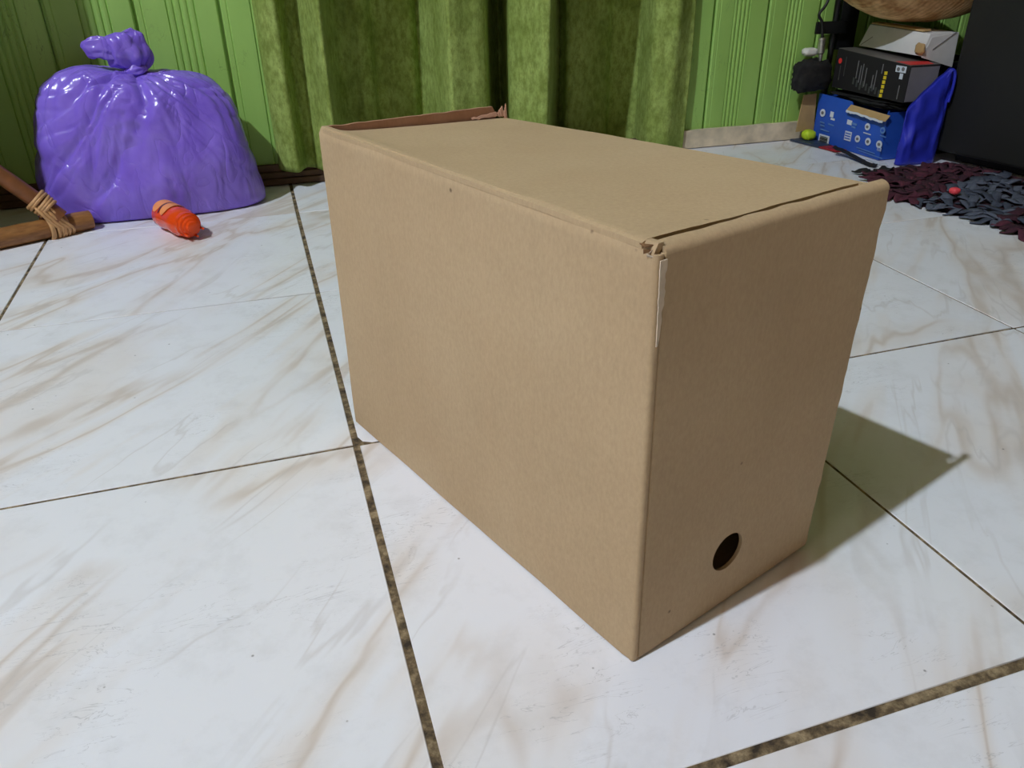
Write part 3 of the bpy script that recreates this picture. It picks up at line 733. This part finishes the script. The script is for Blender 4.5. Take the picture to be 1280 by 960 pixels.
for k in range(9): 
    plate('text_line', on_bb(1067+k*3.9, 101+k*1.5+(k % 3)*2), .0026, .007, MAT['print_dark'], bb, rect=True)
# white open carton
wx0, wx1, wy0, wy1, wz0, wz1 = 1.283, 1.365, .763, .955, .2135, .258
wbx = empty('white_carton', ((wx0+wx1)/2, .86, wz0), 'white carton with creased flaps resting on the black printed box', 'box')
hexa('carton_body', [Vector((wx0, wy0, wz0-.004)), Vector((wx1, wy0, wz0-.004)), Vector((wx1, wy1, wz0)), Vector((wx0, wy1, wz0))], [Vector((wx0+.012, wy0, wz1-.006)), Vector((wx1, wy0, wz1-.006)), Vector((wx1, wy1-.01, wz1)), Vector((wx0+.012, wy1-.01, wz1))], MAT['white_card'], wbx, bev=.0015)
hexa('lid_flap', [Vector((wx0+.011, wy0+.02, wz1-.004)), Vector((wx0+.03, wy0+.02, wz1-.003)), Vector((wx0+.03, wy1-.015, wz1+.002)), Vector((wx0+.011, wy1-.015, wz1+.001))], [Vector((wx0+.012, wy0+.02, wz1-.001)), Vector((wx0+.031, wy0+.02, wz1)), Vector((wx0+.031, wy1-.015, wz1+.005)), Vector((wx0+.012, wy1-.015, wz1+.004))], MAT['card_dull'], wbx)
s4 = [PY(1152, 72, wy0-.001), PY(1190, 84, wy0-.001), PY(1199, 40, wy0-.001), PY(1165, 47, wy0-.001)]
hexa('end_flap', [v+Vector((0, .0012, 0)) for v in s4], s4, MAT['white_card'], wbx)
def strip3(name, pts, wdt, mat, par, nrm):
    tube(name, pts, wdt, mat, par, 6)
strip3('crease', [PX(1076, 56, wx0+.001), PX(1091, 46, wx0+.006)], .0009, MAT['print_grey'], wbx, None)
strip3('crease', [PY(1166, 62, wy0-.0015), PY(1196, 40, wy0-.0015)], .0009, MAT['print_grey'], wbx, None)
lump_o = lump('tape_patch', (wx0-.001, wy0+.006, wz0+.010), (.004, .012, .011), MAT['card_dull'], 2.2, .2, wbx, 16, 10)
# tan woven basket on top
bk = empty('woven_basket', (1.35, .868, .265), 'shallow tan woven bamboo basket resting on the white carton', 'basket')
def bowl(s, t):
    th = 2*math.pi*s; r = .06+.94*t; z = .266 + .052*r**2.3
    dim = 1+.010*math.sin(th*36)*(1 if int(t*9) % 2 else -1)
    return Vector((1.352+.185*r*math.cos(th)*dim, .872+.132*r*math.sin(th)*dim, z+.0015*N(th*3, t*5))), Vector((math.cos(th)*.6, math.sin(th)*.6, -.6)).normalized()
sheet('basket_bowl', bowl, 145, 20, .004, MAT['wicker'], bk)
mesh('basket_base', [(1.352+.0125*math.cos(2*math.pi*k/24), .872+.0095*math.sin(2*math.pi*k/24), z) for z in (.2662, .2695) for k in range(24)], [tuple(range(23, -1, -1)), tuple(range(24, 48))]+[(k, (k+1) % 24, 24+(k+1) % 24, 24+k) for k in range(24)], MAT['wicker'], bk)
tube('rim', [Vector((1.352+.186*math.cos(2*math.pi*k/48), .872+.133*math.sin(2*math.pi*k/48), .321)) for k in range(49)], .006, MAT['wicker'], bk, 8)
# blue plastic bag
def bagfn():
    vs = []; nu_, nv_ = 52, 26
    for j in range(nv_):
        t = j/(nv_-1)
        for i in range(nu_):
            th = 2*math.pi*i/nu_; c_, s_ = math.cos(th), math.sin(th)
            x = 1.285 + .048*math.copysign(abs(c_)**.6, c_)
            b_ = .0125*(1-.75*t**3); y = .7195 + b_*math.copysign(abs(s_)**.7, s_)
            top = .108+.078*min(1, max(0, (x-1.237)/.082))**.8 + .005*N(x*60, 3)
            z = .002+t*top; k = .007*N(x*45, z*30, s_)+.004*N(x*100, z*22)
            vs.append((min(x+k*.4, 1.3335), max(.703, min(y+k*(s_ < 0), .7335)), z))
    return vs, grid_faces(nu_, nv_, wrap=True)+[tuple(range(nu_-1, -1, -1)), tuple(range((nv_-1)*nu_, nv_*nu_))]
bgr = empty('blue_plastic_bag', (1.29, .7195, 0), 'bright blue plastic carrier bag standing between the carton and the black cabinet', 'bag')
mesh('bag_body', *bagfn(), MAT['blue_film'], bgr, smooth=True)
tube('bag_handle', catmull([(1.318, .7165, .172), (1.324, .7145, .186), (1.330, .7115, .180), (1.331, .7095, .155), (1.328, .7095, .125)], 6), .0032, MAT['blue_film'], bgr, 8)
# black crate added to darken the gap behind the blue bag
kr = empty('gap_filler_crate', (1.43, .86, 0), 'added black filler crate darkening the gap behind the blue carrier bag and the black cabinet', 'crate')
box('crate_wall', 1.352, 1.358, .775, .99, .002, .19, MAT['black_plastic'], kr); box('crate_wall', 1.512, 1.518, .775, .99, .002, .19, MAT['black_plastic'], kr)
box('crate_wall', 1.3585, 1.5115, .775, .781, .002, .19, MAT['black_plastic'], kr); box('crate_wall', 1.3585, 1.5115, .984, .99, .002, .19, MAT['black_plastic'], kr)
box('crate_base', 1.3585, 1.5115, .7815, .9835, .002, .008, MAT['black_plastic'], kr)
for k in range(4): box('rib', 1.375+k*.042, 1.381+k*.042, .771, .7748, .012, .18, MAT['black_plastic'], kr)
box('rim', 1.350, 1.520, .7690, .7748, .182, .194, MAT['black_plastic'], kr, bev=.001)
# metal stand, cables and plug
st = empty('metal_stand', (1.262, 1.0165, 0), 'thin black metal stand behind the pile against the green wall', 'stand')
tube('post', [Vector((1.262, 1.0165, .002)), Vector((1.250, 1.0165, .62))], .0065, MAT['black_plastic'], st, 12)
box('crossbar', 1.20, 1.285, 1.004, 1.0098, .236, .262, MAT['black_plastic'], st, bev=.002)
box('side_plate', 1.272, 1.32, 1.0165, 1.026, .20, .62, MAT['black_plastic'], st, bev=.002)
tube('foot', [Vector((1.245, 1.0165, .007)), Vector((1.31, 1.0165, .007))], .0055, MAT['black_plastic'], st, 10)
pl = PY(1028, 47, .985); pb = PY(1025, 76, .985)
cbq = empty('antenna_cable', pb, 'black antenna cable ending in a shiny metal plug beside the black pouch', 'cable')
tube('plug', [pl, pl*.93+pb*.07, pl*.9+pb*.1, pl*.35+pb*.65, pl*.3+pb*.7, pb], [.006, .0085, .0078, .0078, .0055, .0035], MAT['steel'], cbq, 16, ang=30)
tube('cable', catmull([pl, pl+Vector((-.004, .004, .03)), PY(1024, 18, .99), PY(1034, 3, .99), PY(1044, -30, .995), PY(1050, -90, 1.0)], 8), .0032, MAT['black_plastic'], cbq, 8)
wp = lump('socket_block', (1.196, 1.008, .199), (.019, .012, .009), MAT['white_plastic'], 5.2, .12)
tag(wp, 'small white plastic adapter resting on the black pouch by the wall', 'adapter')
# flat cover, lime ball
cv = empty('thin_book', (1.205, .93, 0), 'thin dark book with a red edge lying under the edge of the blue carton', 'book')
q4 = [PZ(985, 175.5, .001), PZ(1030, 188, .001), PZ(1056, 192, .001), PZ(1012, 172, .001)]
q4 = [Vector((1.178, 1.008, .001)), Vector((1.192, .918, .001)), Vector((1.228, .918, .001)), Vector((1.232, 1.010, .001))]
hexa('cover', q4, [v+Vector((0, 0, .005)) for v in q4], MAT['slate'], cv, bev=.001)
q5 = [Vector((1.192, .917, .001)), Vector((1.200, .865, .001)), Vector((1.2285, .865, .001)), Vector((1.228, .917, .001))]
hexa('red_cover', q5, [v+Vector((0, 0, .004)) for v in q5], MAT['red_cover'], cv, bev=.001)
lb = lump('lime_ball', (1.2105, .984, .0175), (.0145, .0145, .0115), MAT['lime'], 1.0, .05)
tag(lb, 'small lime green ball tucked beside the blue carton', 'ball')
# black strap trailing over the floor to the rug
sp = [PZ(1042, 183, .02), PZ(1058, 190, .012), PZ(1075, 199, .006), PZ(1087, 205, .004), PZ(1096, 206.5, .004)]
sp = [Vector((min(v.x, 1.222 if k < 3 else 1.30), v.y, v.z)) for k, v in enumerate(sp)]
spc = catmull(sp, 6)
o = sheet('strap', lambda s, t: (spc[min(len(spc)-1, int(round(s*(len(spc)-1))))]+Vector((.020*(t-.5), .018*(t-.5), .002*N(s*20))), ez), len(spc), 4, .0015, MAT['black_cloth'], None, origin=sp[3])
tag(o, 'flat black strap trailing on the floor in front of the blue carton', 'strap')
wc = [PZ(1082, 198, .003), PZ(1100, 205.5, .003), PZ(1110, 206, .003), PZ(1108, 203.5, .003), PZ(1098, 202.5, .003)]
o = mesh('paper_scrap', list(wc)+[v-Vector((0, 0, .0015)) for v in wc], [(0, 1, 2, 3, 4), (9, 8, 7, 6, 5)]+[(k, 5+k, 5+(k+1) % 5, (k+1) % 5) for k in range(5)], MAT['print_white'], None, origin=wc[1])
tag(o, 'flat white paper scrap on the floor below the blue carton', 'paper')

# ------------------------------------------------------------------ black cabinet
k0 = Vector((1.350, .728)); k1 = Vector((1.452, .02)); kd = (k1-k0).normalized(); kn = Vector((-kd.y, kd.x))
if kn.x < 0: kn = -kn
kc = empty('black_cabinet', ((k0+k1)/2+kn*.2).to_3d(), 'large matte black cabinet standing at the edge of the rag rug', 'cabinet')
def kslab(name, a0, a1, d0, d1, z0, z1, par, mat='cab', bev=.006):
    q = [k0+kd*a0+kn*d0, k0+kd*a0+kn*d1, k0+kd*a1+kn*d1, k0+kd*a1+kn*d0]
    return hexa(name, [Vector((v.x, v.y, z0)) for v in q], [Vector((v.x, v.y, z1)) for v in q], MAT[mat], par, bev=bev, seg=3)
LK = (k1-k0).length
kslab('plinth', .02, LK-.02, .035, .36, .001, .018, kc, bev=.002)
kslab('carcass', 0, LK, .012, .38, .018, 1.25, kc, bev=.006)
for k in range(2):
    d_ = kslab('door', .003+k*LK/2, LK/2*(k+1)-.003, -.010, .0118, .024, 1.24, kc, bev=.006)
    kslab('handle', LK/2-.05+k*.07, LK/2-.03+k*.07, -.026, -.0102, .70, .85, d_, 'black_plastic', bev=.003)

# ------------------------------------------------------------------ rag rug
rg = empty('rag_rug', (1.18, .30, 0), 'shaggy rag rug of maroon and grey cloth strips beside the black cabinet', 'rug')
def ledge(y):   # left border of the rug
    pts = [(-.6, 1.09), (.20, 1.085), (.243, 1.078), (.316, 1.088), (.441, 1.06), (.515, 1.045), (.66, 1.112), (.705, 1.118), (.73, 1.15)]
    for (a0, b0), (a1, b1) in zip(pts, pts[1:]):
        if a0 <= y <= a1: return b0+(b1-b0)*(y-a0)/(a1-a0)
    return 1.1
def redge(y): return 1.345+max(0, .728-y)*.144+.012
vs = []; ny = 40
for j in range(ny):
    y = -.40+1.088*j/(ny-1)
    for k in range(8): 
        s = k/7; vs.append((ledge(y)+.008+(redge(y)-ledge(y)-.010)*s, y, .004+.002*N(s*9, y*20)))
fs = grid_faces(8, ny)
o = mesh('rug_base', vs+[(a_, b_, .0008) for a_, b_, c_ in vs], fs+[tuple(reversed([q+len(vs) for q in f])) for f in fs], MAT['maroon2'], rg)
variants = []
for v in range(7):
    L_ = R.uniform(.034, .058); w_ = R.uniform(.013, .021); bend = R.uniform(-1.1, 1.1); hgt = R.uniform(.005, .010)
    vv = []; q = 8
    for k in range(q):
        s = k/(q-1); x = (s-.5)*L_; y = bend*L_*(s-.5)**2*1.4; z = hgt*math.sin(math.pi*min(1, s*1.15))*(.7+.3*N(s*4, v))
        ww = w_*(.55+.45*math.sin(math.pi*min(1, .25+s*.75)))*(1 if s < .99 else .35); tw = .8*N(s*2.5, v*7)
        for sd in (-1, 1): vv.append((x, y+sd*ww/2*math.cos(tw), z+sd*ww/2*math.sin(tw)))
    n = len(vv); vv2 = vv+[(a_, b_, c_-.0022) for a_, b_, c_ in vv]
    ff = []
    for k in range(q-1): ff += [(2*k, 2*k+1, 2*k+3, 2*k+2), (n+2*k+2, n+2*k+3, n+2*k+1, n+2*k), (2*k, 2*k+2, n+2*k+2, n+2*k), (2*k+3, 2*k+1, n+2*k+1, n+2*k+3)]
    ff += [(1, 0, n, n+1), (n-2, n-1, 2*n-1, 2*n-2)]
    for mt in ('maroon', 'maroon2', 'denim', 'denim2', 'black_cloth'):
        me = bpy.data.meshes.new('rag_strip'); me.from_pydata(vv2, [], ff); me.update(); me.materials.append(MAT[mt])
        for p in me.polygons: p.use_smooth = True
        variants.append((v, mt, me))
base = wloc(rg); cnt = 0
def strip_at(x, y, z, rz):
    global cnt
    s = y-.44*(x-1.05); wob = .02*N(x*9, y*9)
    if s+wob > .45: mts = ('maroon', 'maroon2', 'maroon')
    elif s+wob > .285: mts = ('denim', 'denim2', 'denim')
    else: mts = ('maroon2', 'maroon', 'maroon2', 'denim2')
    if y > .655 and x < 1.20: mts = ('black_cloth',)
    mt = R.choice(mts); v = R.randrange(7)
    me = [m_ for (vv, mm, m_) in variants if vv == v and mm == mt][0]
    o = bpy.data.objects.new('rag_strip', me); COL.objects.link(o); o.parent = rg
    o.location = Vector((x, y, z))-base; o.rotation_euler = (R.uniform(-.25, .25), R.uniform(-.2, .1), rz); cnt += 1
    o.scale = (1, 1, R.uniform(.8, 1.3))
for k in range(40):
    y = .12+.555*k/39; strip_at(ledge(y)+R.uniform(.004, .018), y, .0055, math.pi+R.uniform(-.7, .7))
k = 0
while cnt < 296:
    y = .06+.61*((k*.61803) % 1); s = (k*.7548) % 1; k += 1
    x = ledge(y)+.02+(redge(y)-ledge(y)-.055)*s
    strip_at(x, y, R.uniform(.0065, .0095), R.uniform(-math.pi, math.pi))
bq = PZ(1193, 240, .019)
pk = lump('coral_cap', (bq.x, bq.y, .021), (.0085, .0085, .006), MAT['pink'], .5, .04, None, 20, 12)
tag(pk, 'small round coral pink bottle cap lying on the rag rug', 'cap')
